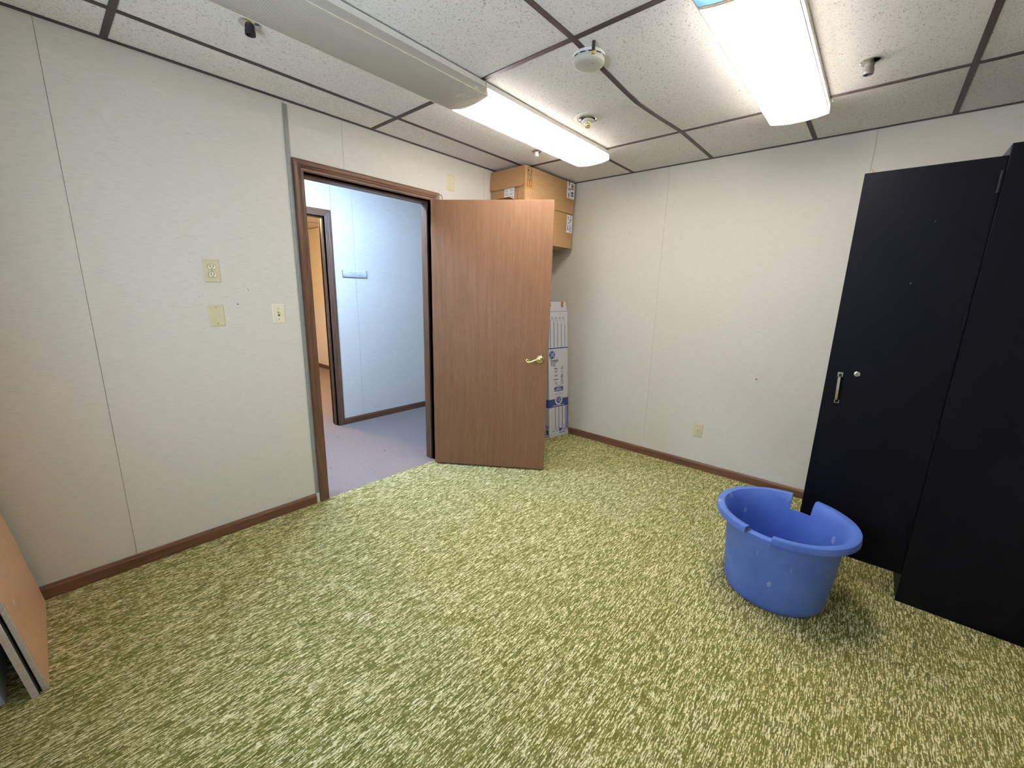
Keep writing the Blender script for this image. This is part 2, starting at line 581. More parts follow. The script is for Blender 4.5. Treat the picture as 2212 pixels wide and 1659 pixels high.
# wall behind the camera, with a window added for fill light
WX0, WX1, WZ0, WZ1 = 1.0, 2.1, 0.95, 1.95
m = MB()
m.box(-WT, YS - 0.12, 0, WX0, YS, TOP)
m.box(WX1, YS - 0.12, 0, XE + 0.1, YS, TOP)
m.box(WX0, YS - 0.12, 0, WX1, YS, WZ0)
m.box(WX0, YS - 0.12, WZ1, WX1, YS, TOP)
struct(m.build('wall_front', M['wall_x']), 'wall with an added window, behind the photographer', 'wall')
w1 = thing('added_window', 'unseen window added for fill light in the wall behind the photographer', 'window', ((WX0 + WX1) / 2, YS - 0.06, WZ0), kind='structure')
m = MB()
for a in ((-.55, -.03, 0, -.51, .03, 1.0), (.51, -.03, 0, .55, .03, 1.0), (-.51, -.03, 0, .51, .03, .04), (-.51, -.03, .96, .51, .03, 1.0), (-.51, -.02, .48, .51, .02, .52)):
    m.box(*a)
m.build('window_frame', M['white_metal'], w1)
m = MB()
m.box(-.51, -.003, .04, .51, .003, .96)
m.build('window_pane', M['glass'], w1)

# ceiling tiles: a dropped ceiling with a sagging tile near the sprinkler
XL = [0.0, 0.2882, 0.9067, 1.5151, 2.1272, 2.7367, 3.347, XE]
YL = [YS, -3.0632, -1.8464, -0.6429, 0.0]
m = MB()
for i in range(len(XL) - 1):
    for j in range(len(YL) - 1):
        x0, x1, y0, y1 = XL[i], XL[i + 1], YL[j], YL[j + 1]
        nx, ny = 5, 10
        vs, fs = [], []
        for a in range(nx + 1):
            for b in range(ny + 1):
                x, y = x0 + (x1 - x0) * a / nx, y0 + (y1 - y0) * b / ny
                vs.append((x, y, H + 0.003 - sag(x, y)))
        for a in range(nx):
            for b in range(ny):
                q = a * (ny + 1) + b
                fs.append((q, q + 1, q + ny + 2, q + ny + 1))
        m.add(vs, fs)
m.box(0.0, YS, H + 0.02, XE, 0.0, H + 0.04)
ceil = struct(m.build('ceiling', M['tile'], smooth=False), 'fissured white ceiling tiles', 'ceiling')
for p in ceil.data.polygons:
    p.use_smooth = False


def strip(m, x0, y0, x1, y1, w, n=24, drop=0.0):
    dx, dy = (x1 - x0), (y1 - y0)
    L = sqrt(dx * dx + dy * dy)
    px, py = -dy / L * w / 2, dx / L * w / 2
    vs, fs = [], []
    for i in range(n + 1):
        x, y = x0 + dx * i / n, y0 + dy * i / n
        z = H - sag(x, y) - drop
        vs += [(x - px, y - py, z), (x + px, y + py, z), (x + px, y + py, z + 0.005), (x - px, y - py, z + 0.005)]
    for i in range(n):
        a = 4 * i
        for k in range(4):
            l = (k + 1) % 4
            fs.append((a + k, a + 4 + k, a + 4 + l, a + l))
    fs.append((3, 2, 1, 0))
    fs.append(tuple(4 * n + k for k in range(4)))
    m.add(vs, fs)


m = MB()
for x in XL[1:-1]:
    strip(m, x, YS, x, 0.0, 0.0235, 60)
for y in YL[1:-1]:
    strip(m, 0, y, XE, y, 0.0240, 60, 0.0006)
m.build('ceiling_grid', M['tee'], ceil)
m = MB()
strip(m, 0.010, YS, 0.010, 0, 0.020, 4, 0.001)
strip(m, XE - 0.010, YS, XE - 0.010, 0, 0.020, 4, 0.001)
strip(m, 0, -0.010, XE, -0.010, 0.020, 4, 0.001)
strip(m, 0, YS + 0.010, XE, YS + 0.010, 0.020, 4, 0.001)
m.build('wall_angle', M['tee'], ceil)

# baseboards
BBP = [(0, 0), (0.012, 0), (0.012, 0.046), (0.0135, 0.049), (0.0105, 0.054), (0.008, 0.0605), (0.0045, 0.065), (0, 0.065)]


def baseboard(name, p0, p1, nrm, mat, label):
    m = MB()
    p0, p1, nrm = Vector(p0), Vector(p1), Vector(nrm)
    m.prism([p0 + nrm * a + Vector((0, 0, b)) for a, b in BBP], p1 - p0)
    return struct(m.build(name, mat), label, 'baseboard')


baseboard('baseboard_left', (0, YS, 0), (0, -2.372, 0), (1, 0, 0), M['base'], 'brown baseboard left of the doorway')
baseboard('baseboard_corner', (0, DOOR_Y1 + 0.061, 0), (0, 0, 0), (1, 0, 0), M['base'], 'brown baseboard behind the open door')
baseboard('baseboard_back', (0.0125, 0, 0), (XE, 0, 0), (0, -1, 0), M['basex'], 'brown baseboard along the back wall')
baseboard('baseboard_right', (XE, YS, 0), (XE, -0.0125, 0), (-1, 0, 0), M['base'], 'brown baseboard behind the cabinet')
baseboard('baseboard_front', (0.0125, YS, 0), (XE - 0.0125, YS, 0), (0, 1, 0), M['basex'], 'brown baseboard behind the photographer')

# casing (mitred colonial moulding) + jamb
CAS = [(0.0, 0.0), (0.0, 0.008), (0.006, 0.011), (0.016, 0.011), (0.021, 0.0145), (0.029, 0.0125), (0.036, 0.016), (0.052, 0.018), (0.060, 0.015), (0.060, 0.0)]


def casing(y0, y1, zt, x, sgn, parent, name='casing'):
    def leg(m, pts, d0, d1):
        n = len(pts)
        vs = [d0(a, b) for a, b in pts] + [d1(a, b) for a, b in pts]
        fs = [tuple(range(n))[::-1], tuple(range(n, 2 * n))] + [(i, (i + 1) % n, n + (i + 1) % n, n + i) for i in range(n)]
        m.add(vs, fs)
    m = MB()
    leg(m, CAS, lambda a, b: (x + sgn * b, y0 - a, 0), lambda a, b: (x + sgn * b, y0 - a, zt + a))
    m.build(name, M['trimv'], parent)
    m = MB()
    leg(m, CAS, lambda a, b: (x + sgn * b, y1 + a, 0), lambda a, b: (x + sgn * b, y1 + a, zt + a))
    m.build(name, M['trimv'], parent)
    m = MB()
    leg(m, CAS, lambda a, b: (x + sgn * b, y0 - a, zt + a), lambda a, b: (x + sgn * b, y1 + a, zt + a))
    m.build(name, M['trimh'], parent)


def jamb(y0, y1, zt, xa, xb, parent, stop_x0, stop_x1):
    for s, y in ((1, y0), (-1, y1)):
        m = MB()
        m.box(xa, min(y, y - s * 0.019), 0, xb, max(y, y - s * 0.019), zt)
        m.box(stop_x0, min(y, y + s * 0.013), 0, stop_x1, max(y, y + s * 0.013), zt - 0.013)
        m.build('jamb', M['trimv'], parent)
    m = MB()
    m.box(xa, y0 - 0.019, zt, xb, y1 + 0.019, zt + 0.019)
    m.box(stop_x0, y0, zt - 0.013, stop_x1, y1, zt)
    m.build('head_jamb', M['trimh'], parent)


t1 = thing('trim_1', 'brown wooden frame of the open doorway', 'door frame', (0, (DOOR_Y0 + DOOR_Y1) / 2, 0), kind='structure')
Mi = Matrix.Translation((0, -(DOOR_Y0 + DOOR_Y1) / 2, 0))
before = set(COL.objects)
casing(DOOR_Y0, DOOR_Y1, DOOR_Z, 0.0, 1, t1)
casing(DOOR_Y0, DOOR_Y1, DOOR_Z, -WT, -1, t1)
jamb(DOOR_Y0, DOOR_Y1, DOOR_Z, -WT, 0.0, t1, -WT, -0.047)
for o in set(COL.objects) - before:
    o.data.transform(Mi)

# grey corner strip left of the casing, with its pale end under it
m = MB()
m.box(0, -2.374, 0.0655, 0.004, -2.3505, H - 0.016)
m.box(0.004, -2.374, 0.0655, 0.006, -2.368, H - 0.016)
o = m.build('trim_2', M['grey_metal'])
struct(o, 'thin grey metal strip beside the door frame', 'trim')
m = MB()
m.box(0, -2.3705, 0, 0.005, -2.3515, 0.065)
m.build('strip_end', M['white_plastic'], o)

# ------------------------------------------------------------------ hallway and the room across it
m = MB()
for y0, y1, z0, z1 in ((HD_Y1, -1.232, 0, TOP), (-1.232, 0.9, 0, TOP), (HD_Y0, HD_Y1, HD_Z, TOP), (-4.6, HD_Y0, 0, TOP)):
    m.box(HX - 0.005, y0 + (.001 if y0 == -1.232 else 0), z0, HX, y1 - (.001 if y1 == -1.232 else 0), z1)
    m.box(HX - WT, y0, z0, HX - 0.005, y1, z1)
# seam over the far door runs up from its casing corner
struct(m.build('wall_hall', M['wall_y']), 'hallway wall seen through the doorway', 'wall')
m = MB()
m.box(HX + 0.0005, -1.4455, HD_Z + 0.062, HX + 0.0009, -1.4432, TOP)
o = m.build('trim_5', M['nail'])
struct(o, 'thin panel seam above the far door frame corner', 'trim')
m = MB()
m.box(HX - WT, -4.7, 0, -WT, -4.6, TOP)
struct(m.build('wall_hall_left', M['wall_x']), 'left end wall of the hallway', 'wall')
m = MB()
m.box(HX - WT, 0.9, 0, -WT, 1.0, TOP)
struct(m.build('wall_hall_right', M['wall_x']), 'right end wall of the hallway', 'wall')
m = MB()
m.box(-WT - 0.1, -4.6, 0, -WT, YS - 0.12, TOP)
m.box(-WT - 0.1, 0.1, 0, -WT, 0.9, TOP)
struct(m.build('wall_hall_near', M['wall_y']), 'hallway wall beside the room', 'wall')
m = MB()
m.box(HX - WT, -4.7, H, -WT, 1.0, H + 0.04)
struct(m.build('ceiling_hall', M['tile']), 'hallway ceiling', 'ceiling')
baseboard('baseboard_hall', (HX, HD_Y1 + 0.061, -0.002), (HX, 0.9, -0.002), (1, 0, 0), M['base'], 'dark brown baseboard in the hallway')
baseboard('baseboard_hall_left', (HX, -4.6, -0.002), (HX, HD_Y0 - 0.061, -0.002), (1, 0, 0), M['base'], 'dark brown baseboard in the hallway, left of the far door')

t3 = thing('trim_3', 'dark brown frame of the far doorway', 'door frame', (HX, (HD_Y0 + HD_Y1) / 2, 0), kind='structure')
Mi = Matrix.Translation((-HX, -(HD_Y0 + HD_Y1) / 2, 0))
before = set(COL.objects)
casing(HD_Y0, HD_Y1, HD_Z, HX, 1, t3)
casing(HD_Y0, HD_Y1, HD_Z, HX - WT, -1, t3)
jamb(HD_Y0, HD_Y1, HD_Z, HX - WT, HX, t3, HX - 0.068, HX - 0.033)
for o in set(COL.objects) - before:
    o.data.transform(Mi)

FX, FY = -4.90, -0.16          # far corner of the room across the hall
m = MB()
m.box(FX - 0.1, -4.6, 0, FX, FY + 0.1, TOP)
struct(m.build('wall_far', M['wall_y']), 'warm lit end wall of the room across the hallway', 'wall')
m = MB()
m.box(FX, FY, 0, HX - WT, FY + 0.1, TOP)
struct(m.build('wall_far_right', M['wall_x']), 'warm lit side wall of the room across the hallway', 'wall')
m = MB()
m.box(FX, -4.7, 0, HX - WT, -4.6, TOP)
struct(m.build('wall_far_left', M['wall_x']), 'left wall of the room across the hallway', 'wall')
m = MB()
m.box(FX, -4.6, H, HX - WT, FY, H + 0.04)
fc = struct(m.build('ceiling_far', M['tile']), 'ceiling of the room across the hallway', 'ceiling')
m = MB()
m.box(-4.130, -4.6, H - 0.002, -4.106, FY, H)
m.box(-3.52, -4.6, H - 0.002, -3.496, FY, H)
m.box(FX, -0.80, H - 0.003, HX - WT, -0.776, H - 0.001)
m.box(FX, FY - 0.02, H - 0.003, HX - WT, FY, H)
m.box(FX, -4.6, H - 0.003, FX + 0.02, FY, H)
m.build('ceiling_grid', M['tee'], fc)
baseboard('baseboard_far', (FX, -4.6, -0.002), (FX, FY, -0.002), (1, 0, 0), M['base'], 'brown baseboard of the end wall across the hallway')
baseboard('baseboard_far_right', (FX + 0.0125, FY, -0.002), (HX - WT, FY, -0.002), (0, -1, 0), M['basex'], 'brown baseboard of the side wall across the hallway')

# lamps out of sight that light the hallway and the far room
g = thing('hall_light', 'wrap light on the hallway ceiling', 'ceiling light', (-0.44, -2.25, H))
m = MB()
m.box(-.12, -.61, -.035, .12, .61, 0)
m.build('housing', M['white_metal'], g)
for x in (-.06, .06):
    m = MB()
    m.tube([(x, -.58, -.058), (x, .58, -.058)], .019, 12)
    m.build('lamp_tube', M['tube_hall'], g, True)
g = thing('dome_light', 'warm dome lamp on the ceiling across the hallway', 'ceiling light', (-3.1, -1.9, H))
m = MB()
m.lathe([(.15, 0), (.15, -.02)], 32)
m.build('housing', M['white_metal'], g)
m = MB()
m.lathe([(.14, -.02), (.135, -.05), (.10, -.085), (.05, -.10), (.001, -.103)], 32)
m.build('lamp_shade', M['lamp_warm'], g, True)

# name plate on the hallway wall
g = thing('name_plate_holder', 'silver name plate holder on the hallway wall panel seam', 'sign holder', (HX, -1.246, 1.538))
m = MB()
m.prism([(0, -.126, -.031), (.004, -.126, -.031), (.010, -.126, -.020), (.012, -.126, 0), (.010, -.126, .020), (.004, -.126, .031), (0, -.126, .031)], (0, .252, 0))
m.build('holder', M['alu'], g, True)
m = MB()
for s in (-1, 1):
    m.box(0, s * .128 - .002, -.033, .014, s * .128 + .002, .033)
m.box(0, -.128, -.035, .012, .128, -.031)
m.build('end_rail', M['grey_metal'], g)
m = MB()
for y0, y1, z in ((-.06, -.02, .010), (-.012, .03, .009), (.042, .07, .010), (-.04, .02, -.008), (.03, .075, -.010)):
    m.box(.0112, y0, z - .002, .0124, y1, z + .002)
m.build('printed_text', M['faint'], g)

# ------------------------------------------------------------------ door leaf, open into the room
TH = radians(34.8)
DA = Vector((0.036, -1.444, 0.012))
du = Vector((cos(TH), sin(TH), 0))
dn = Vector((sin(TH), -cos(TH), 0))        # normal of the visible face
MD = frame4(DA, du, (0, 0, 1))              # local x along the leaf, y up, z = out of the visible face
d1 = thing('door_1', 'brown oak veneer door standing open into the room', 'door', kind='structure', M4=MD)
m = MB()
m.box(.024, 0, -.044, .914, 2.014, 0)
m.build('door_leaf', M['door'], d1, bevel=0.002)
# oak veneer runs along local y: give it its own material orientation
M['door_y'] = wood('oak_veneer_leaf', (104, 75, 53), (119, 87, 63), (134, 100, 74), 'y', figure=0.14, rough=0.5, spec=0.22)
d1.children[0].data.materials[0] = M['door_y']
h = thing('tmp', '', '', kind=None)
bpy.data.objects.remove(h)
RX, RY = 0.852, 0.891
m = MB()
m.lathe([(.033, 0), (.033, .004), (.029, .010), (.018, .014), (.012, .022), (.011, .045)], 32, (RX, RY, 0))
rose = m.build('handle_rose', M['brass'], d1, True)
m = MB()
path = [(0, .002, .044), (-.018, .003, .047), (-.034, -.002, .047), (-.050, -.010, .046), (-.066, -.017, .045), (-.080, -.0205, .044), (-.092, -.0185, .043), (-.099, -.011, .043), (-.0985, -.003, .043), (-.092, .002, .043), (-.085, -.001, .043), (-.083, -.007, .043), (-.087, -.011, .043)]
m.tube([(RX + a, RY + b, c) for a, b, c in path], [.0085, .0085, .008, .0075, .007, .0062, .0058, .0054, .005, .0045, .004, .0035, .003], 12)
m.lathe([(.010, 0), (.0105, .006), (.007, .010)], 20, (RX, RY, .042))
m.build('handle_lever', M['brass'], d1, True)
m = MB()
m.box(RX + .009, RY + .030, 0, RX + .014, RY + .048, .004)
m.build('latch_tab', M['brass'], d1)
m = MB()
m.lathe([(.033, 0), (.033, -.004), (.027, -.012), (.012, -.020), (.011, -.045)], 32, (RX, RY, -.044))
m.tube([(RX, RY, -.088), (RX - .04, RY - .006, -.091), (RX - .085, RY - .018, -.089), (RX - .098, RY - .008, -.088)], [.008, .008, .006, .004], 12)
m.build('handle_back', M['brass'], d1, True)
m = MB()
m.box(.9138, RY - .028, -.034, .9148, RY + .028, -.010)
m.build('latch_plate', M['brass'], d1)
for z in (.22, 1.02, 1.80):
    m = MB()
    m.tube([(.018, z - .045, -.040), (.018, z + .045, -.040)], .0065, 12)
    m.box(.020, z - .044, -.042, .0245, z + .044, -.012)
    m.build('hinge', M['dull_steel'], d1, True)
# scratches on the lower half of the leaf
m = MB()
for x, z, dx, dz in ((.372, .19, .020, .055), (.385, .30, -.006, .05), (.36, .16, .006, .03)):
    m.add([(x, z, .0003), (x + .0016, z, .0003), (x + dx + .0010, z + dz, .0003), (x + dx, z + dz, .0003)], [(0, 1, 2, 3)])
m.build('scratch_mark', M['card'], d1)

# ------------------------------------------------------------------ wall fittings
def plate_body(m, w, hgt, t=0.006):
    """bevelled cover plate in local yz, facing +x"""
    a, b, e = w / 2, hgt / 2, 0.005
    vs = [(0, -a, -b), (0, a, -b), (0, a, b), (0, -a, b), (t * .45, -a, -b), (t * .45, a, -b), (t * .45, a, b), (t * .45, -a, b),
          (t, -a + e, -b + e), (t, a - e, -b + e), (t, a - e, b - e), (t, -a + e, b - e)]
    fs = [(0, 3, 2, 1), (8, 9, 10, 11)]
    for o in (0, 4):
        for i in range(4):
            j = (i + 1) % 4
            fs.append((o + i, o + j, o + 4 + j, o + 4 + i))
    m.add(vs, fs)


def outlet(name, label, M4, group='wall outlets'):
    g = thing(name, label, 'outlet', M4=M4, group=group)
    m = MB()
    plate_body(m, .071, .114)
    m.build('cover_plate', M['ivory'], g)
    for s in (1, -1):
        zc = s * .0195
        m = MB()
        pts = []
        for k in range(28):
            a = 2 * pi * k / 28
            pts.append((.0055, .0172 * cos(a), zc + max(-.0125, min(.0125, .0172 * sin(a)))))
        m.prism(pts, (.0028, 0, 0))
        rc = m.build('receptacle', M['ivory_light'], g)
        m = MB()
        ring = [(.0061, .0186 * cos(2 * pi * k / 28), zc + max(-.0138, min(.0138, .0186 * sin(2 * pi * k / 28)))) for k in range(28)]
        m.prism(ring, (.0004, 0, 0))
        m.build('gap_ring', M['dark'], rc)
        m = MB()
        for y in (-.0064, .0064):
            m.box(.0082, y - .0015, zc - .0015, .0086, y + .0015, zc + .0080)
        m.lathe([(.0028, 0), (.0028, .0004)], 12, (.0082, 0, zc - .0072), 'x')
        m.build('slot', M['dark'], rc)
    m = MB()
    m.lathe([(.003, 0), (.0025, .001)], 12, (.006, 0, 0), 'x')
    m.build('screw', M['dull_steel'], g)
    return g


def blank_plate(name, label, M4, mat='ivory', w=.070, hgt=.112, screws=True):
    g = thing(name, label, 'cover plate', M4=M4)
    m = MB()
    plate_body(m, w, hgt, .0055)
    m.build('plate', M[mat], g)
    if screws:
        for z in (-.042, .042):
            m = MB()
            m.lathe([(.0032, 0), (.0026, .0012)], 12, (.0055, 0, z), 'x')
            m.build('screw', M['dull_steel'], g)
    return g


T = Matrix.Translation
outlet('wall_outlet', 'ivory duplex outlet high on the left wall, above the blank plate', T((0, -2.7885, 1.4600)))
outlet('wall_outlet', 'ivory duplex outlet low on the back wall, near the baseboard', T((1.651, 0, .331)) @ Matrix.Rotation(radians(-90), 4, 'Z'))
blank_plate('blank_plate', 'tan blank cover plate on the left wall, below the duplex outlet', T((0, -2.792, 1.2345)), 'ivory')
blank_plate('blank_plate', 'small cream blank plate on the wall high right of the door frame', T((0, -1.191, 2.193)), 'ivory', .069, .113, False)
g = thing('light_switch', 'ivory toggle light switch on the left wall beside the grey strip', 'light switch', (0, -2.4925, 1.2370))
m = MB()
plate_body(m, .070, .112)
m.build('cover_plate', M['ivory_light'], g)
m = MB()
m.box(.006, -.0055, -.012, .0064, .0055, .012)
m.build('toggle_slot', M['dark'], g)
m = MB()
m.prism([(.0062, -.004, -.006), (.0062, -.004, .006), (.020, -.004, .0125), (.020, -.004, .0065)], (0, .008, 0))
m.build('toggle', M['ivory_light'], g)
for z in (-.030, .030):
    m = MB()
    m.lathe([(.003, 0), (.0025, .0012)], 12, (.006, 0, z), 'x')
    m.build('screw', M['dull_steel'], g)

m = MB()
m.tube([(.001, -1.311, 2.091), (.003, -1.298, 2.090), (.005, -1.288, 2.088), (.006, -1.280, 2.080), (.006, -1.279, 2.066), (.006, -1.281, 2.055)], .0018, 8)
tag(m.build('wire_hook', M['black_pipe'], None, True), 'thin bent wire hook at the upper right corner of the door frame', 'hook')

# nail holes and marks in the left wall, part of the wall
m = MB()
for y, z, r in ((-2.857, 1.330, .0025), (-2.739, 1.331, .0028), (-2.853, 1.293, .0025), (-2.690, 1.292, .0055), (-2.854, 1.171, .0028), (-2.739, 1.173, .002), (-3.02, 2.18, .002), (-2.60, .92, .002)):
    m.lathe([(r * .62, 0), (r * .4, .0005)], 10, (0.0002, y, z), 'x')
m.build('nail_hole', M['nail'], wl)
m = MB()
m.tube([(.001, -2.640, 1.379), (.0012, -2.634, 1.374), (.0012, -2.632, 1.366), (.001, -2.633, 1.360)], .0013, 6)
m.build('scuff_mark', M['faint'], wl)
m = MB()
m.lathe([(.007, 0), (.004, -.0006)], 10, (2.006, -0.0002, .809), 'y')
m.build('nail_hole', M['tape'], wr)
m = MB()
m.obox((0.0015, -2.352, H - .020), (.0005, 0, 0), (0, .006, .004), (0, -.006, .022))
tag(m.build('tape_scrap', M['white_plastic']), 'tiny white tape scrap on the wall edge above the grey strip', 'tape')


# ------------------------------------------------------------------ ceiling lights
def lens_profile(hw):
    return [(-hw * .955, -.018), (-hw, -.061), (-hw * .6, -.0705), (-hw * .25, -.0745), (0, -.075),
            (hw * .25, -.0745), (hw * .6, -.0705), (hw, -.061), (hw * .955, -.018)]


def wrap_light(xc, y0, y1, label, tube, lens):
    g = thing('fluorescent_light', label, 'ceiling light', (xc, (y0 + y1) / 2, H - .001), group='wrap lights in two rows on the ceiling')
    L = (y1 - y0) / 2 - .002
    hw = .130
    m = MB()
    m.box(-.105, -L, -.012, .105, L, 0)
    m.box(-.030, -L + .02, -.028, .030, L - .02, -.012)
    for s in (-1, 1):
        m.box(min(s * .101, s * .127), -L, -.026, max(s * .101, s * .127), L, -.004)
    m.build('housing', M['white_metal'], g)
    for x in (-.070, .070):
        m = MB()
        m.tube([(x, -L + .03, -.040), (x, L - .03, -.040)], .0175, 14)
        m.build('lamp_tube', tube, g, True)
    pr = lens_profile(hw)
    m = MB()
    n = len(pr)
    t = .002
    inner = [(x * .985, z + t) for x, z in pr]
    vs = [(x, -L, z) for x, z in pr] + [(x, L, z) for x, z in pr]
    fs = [(i, i + 1, n + i + 1, n + i) for i in range(n - 1)]
    m.add(vs, fs)
    m.build('lens', lens, g, True, angle=25)
    for y in (-L, L):
        m = MB()
        m.prism([(x, y - .0015, z) for x, z in pr], (0, .003, 0))
        m.build('end_cap', M['cap_blue'] if lens is M['lens_blue'] else M['cap'], g)
    for s, y in ((1, -L), (-1, L)):
        m = MB()
        for i in range(n - 1):
            (xa, za), (xb, zb) = pr[i], pr[i + 1]
            m.add([(xa * 1.006, y - s * .001, za - .0012), (xb * 1.006, y - s * .001, zb - .0012), (xb * 1.006, y + s * .008, zb - .0012), (xa * 1.006, y + s * .008, za - .0012)], [(0, 1, 2, 3)])
        m.build('lens_rim', M['lens_outline'], g)
    for s in (-1, 1):  # opaque strips added so the lens outline shows against its glow
        m = MB()
        m.tube([(s * hw, -L, -.061), (s * hw, L, -.061)], .0022, 8)
        m.build('lens_outline', M['lens_outline'], g, True)
    return g


wrap_light(.885, -1.830, -.610, 'lit white wrap light above the doorway side, nearest the cardboard boxes', M['tube_on'], M['lens'])
wrap_light(.885, -3.050, -1.830, 'unlit beige wrap light joined to the near end of the lit one by the doorway', M['tube_off'], M['lens_old'])
wrap_light(2.122, -1.830, -.610, 'lit white wrap light nearest the black cabinet', M['tube_on2'], M['lens'])
wrap_light(2.122, -3.050, -1.830, 'blue tinted wrap light at the top edge, joined to the lit one by the cabinet', M['tube_blue'], M['lens_blue'])

# smoke detector
g = thing('smoke_detector', 'round white smoke detector under the dark ceiling grid', 'smoke detector', (1.512, -1.722, H - .001))
m = MB()
m.lathe([(.052, 0), (.060, -.002), (.066, -.008), (.067, -.018)], 40)
m.build('base', M['white_plastic'], g, True)
m = MB()
m.lathe([(.0655, -.0185), (.067, -.030), (.064, -.040), (.058, -.0445), (.050, -.0465), (.001, -.047)], 40)
m.build('cover', M['off_white'], g, True)
m = MB()
for k in range(12):
    a = 2 * pi * k / 12
    m.lathe([(.0668, -.0235), (.0672, -.0195)], 4, (0, 0, 0), 'z', False, a, a + .34)
m.build('vent_slot', M['dark'], g)
m = MB()
m.lathe([(.004, -.047), (.003, -.0485)], 12, (.028, -.012, 0))
m.build('indicator', M['grey_metal'], g)

# pipes and sprinklers
g = thing('ceiling_pipe', 'dark pipe with a yellow tip hanging beside the smoke detector', 'pipe', (1.573, -1.786, H + .002))
m = MB()
m.lathe([(.012, 0), (.012, -.0005)], 20)
m.build('hole', M['dark'], g)
m = MB()
m.tube([(0, 0, 0), (0, 0, -.038)], .0068, 16)
m.build('pipe', M['black_pipe'], g, True)
m = MB()
m.tube([(0, 0, -.038), (0, 0, -.0465)], .0070, 16)
m.build('tip', M['yellow'], g, True)


def stub(loc, label, mat, L, r=.0165, rp=.036, group='capped pipe stubs on the ceiling'):
    g = thing('sprinkler_stub', label, 'pipe stub', loc, group=group)
    m = MB()
    m.lathe([(rp, 0), (rp, -.003), (rp * .8, -.008), (rp * .55, -.010), (r, -.011)], 32)
    m.build('escutcheon', M['chrome'], g, True)
    m = MB()
    m.lathe([(r, -.010), (r, -L * .5), (r * 1.12, -L * .62), (r * 1.12, -L), (r * .9, -L), (r * .85, -L + .008), (.001, -L + .009)], 24)
    m.build('pipe', mat, g, True)
    m = MB()
    m.lathe([(r * .84, -L + .0085), (.001, -L + .0088)], 24)
    m.build('bore', M['dark'], g)
    return g


stub((2.403, -.930, H + .002), 'chrome and steel pipe stub right of the lamp by the cabinet', M['dull_steel'], .050)
stub((.600, -2.706, H + .002), 'dark pipe stub with chrome ring beside the unlit beige light', M['black_pipe'], .040)
stub((.590, -.895, H + .002), 'small pale pipe stub just above the cardboard boxes', M['white_metal'], .036, .013, .034)

zs = H + .002 - sag(1.195, -1.195)
g = thing('fire_sprinkler', 'recessed brass fire sprinkler in a white cup between the two lit lamps', 'sprinkler', (1.195, -1.198, zs))
m = MB()
m.lathe([(.078, 0), (.078, -.003), (.072, -.006), (.056, -.007), (.051, -.004)], 40)
m.build('flange', M['white_metal'], g, True)
m = MB()
m.lathe([(.053, -.0065), (.050, -.003), (.046, -.0012), (.020, -.0011)], 40)
m.build('cup', M['dark'], g, True)
m = MB()
m.lathe([(.053, -.0065), (.047, -.0105), (.037, -.006), (.034, -.002)], 40, cap=False)
m.build('cup_ring', M['chrome'], g, True)
m = MB()
m.lathe([(.026, -.001), (.026, -.012), (.036, -.015), (.037, -.018), (.028, -.022), (.018, -.024)], 32)
m.build('collar', M['white_metal'], g, True)
m = MB()
m.lathe([(.018, -.022), (.017, -.028), (.010, -.032), (.009, -.036), (.014, -.038), (.0145, -.048), (.012, -.050)], 24)
m.build('head', M['brass'], g, True)

# ------------------------------------------------------------------ boxes above the door
# steel shelf unit behind the door that carries the cartons
g = thing('shelf_unit', 'grey steel shelf unit hidden behind the door, under the cardboard boxes', 'shelf', (.135, -.50, 0))
for x in (-.12, .105):
    for y in (-.26, .215):
        m = MB()
        m.box(x, y, 0, x + .003, y + .030, 1.797)
        m.box(x, y if y > 0 else y, 0, x + .020, y + .003, 1.797)
        m.build('post', M['shelf'], g)
for z in (.10, .68, 1.26, 1.777):
    m = MB()
    m.box(-.1165, -.2565, z, .1045, .2145, z + .020)
    m.build('shelf', M['shelf'], g)


def bar_label(m_ink, o, ux, uz, w, h, nrm, rnd, cols):
    """printed bars inside a label; o is its lower left, ux to the right, uz up"""
    for c0, c1, dens in cols:
        z = .06 * h
        while z < .93 * h:
            t = rnd.uniform(.004, .012) * h / .12
            if rnd.random() < dens:
                m_ink.obox(o + ux * (c0 * w) + uz * z + nrm * .0006, ux * ((c1 - c0) * w), uz * t, nrm * .0003)
            z += t + rnd.uniform(.002, .005) * h / .12


BX = .372
# upper carton: local origin at its base centre
cA = Vector((.190, -.405, 2.094))
g1 = thing('cardboard_box', 'upper brown cardboard box with shipping marks, touching the ceiling corner', 'box', cA, group='cardboard boxes stacked above the door')
X0, X1, Y0, Y1, ZT = -.183, .184, -.350, .343, .262
m = MB()
m.box(X0, Y0, 0, X1, Y1, ZT)
m.build('carton', M['card'], g1, bevel=.003)
m = MB()
m.obox((X0 + .001, Y0 - .004, ZT - .004), (X1 - X0 - .012, 0, 0), (0, .0035, 0), (0, -.010, -.145))
m.build('end_flap', M['card_in'], g1)
m = MB()
m.obox((X1 - .105, Y0 - .0008, .001), (.028, 0, 0), (0, .0006, 0), (0, 0, .115))
m.obox((X1 - .070, Y0 - .0008, .001), (.050, 0, 0), (0, .0006, 0), (0, 0, .110))
m.build('inner_flap', M['card_in'], g1)
m = MB()
m.obox((X1 - .073, Y0 - .0012, 0), (.002, 0, 0), (0, .0006, 0), (0, 0, .112))
m.obox((X1 - .107, Y0 - .0012, 0), (.0015, 0, 0), (0, .0006, 0), (0, 0, .112))
m.build('flap_gap', M['dark'], g1)
m = MB()
m.obox((X0 + .150, Y0 - .0015, .030), (.108, 0, 0), (0, .0010, 0), (0, 0, .085))
lb = m.build('paper_label', M['label'], g1)
m = MB()
rnd = random.Random(3)
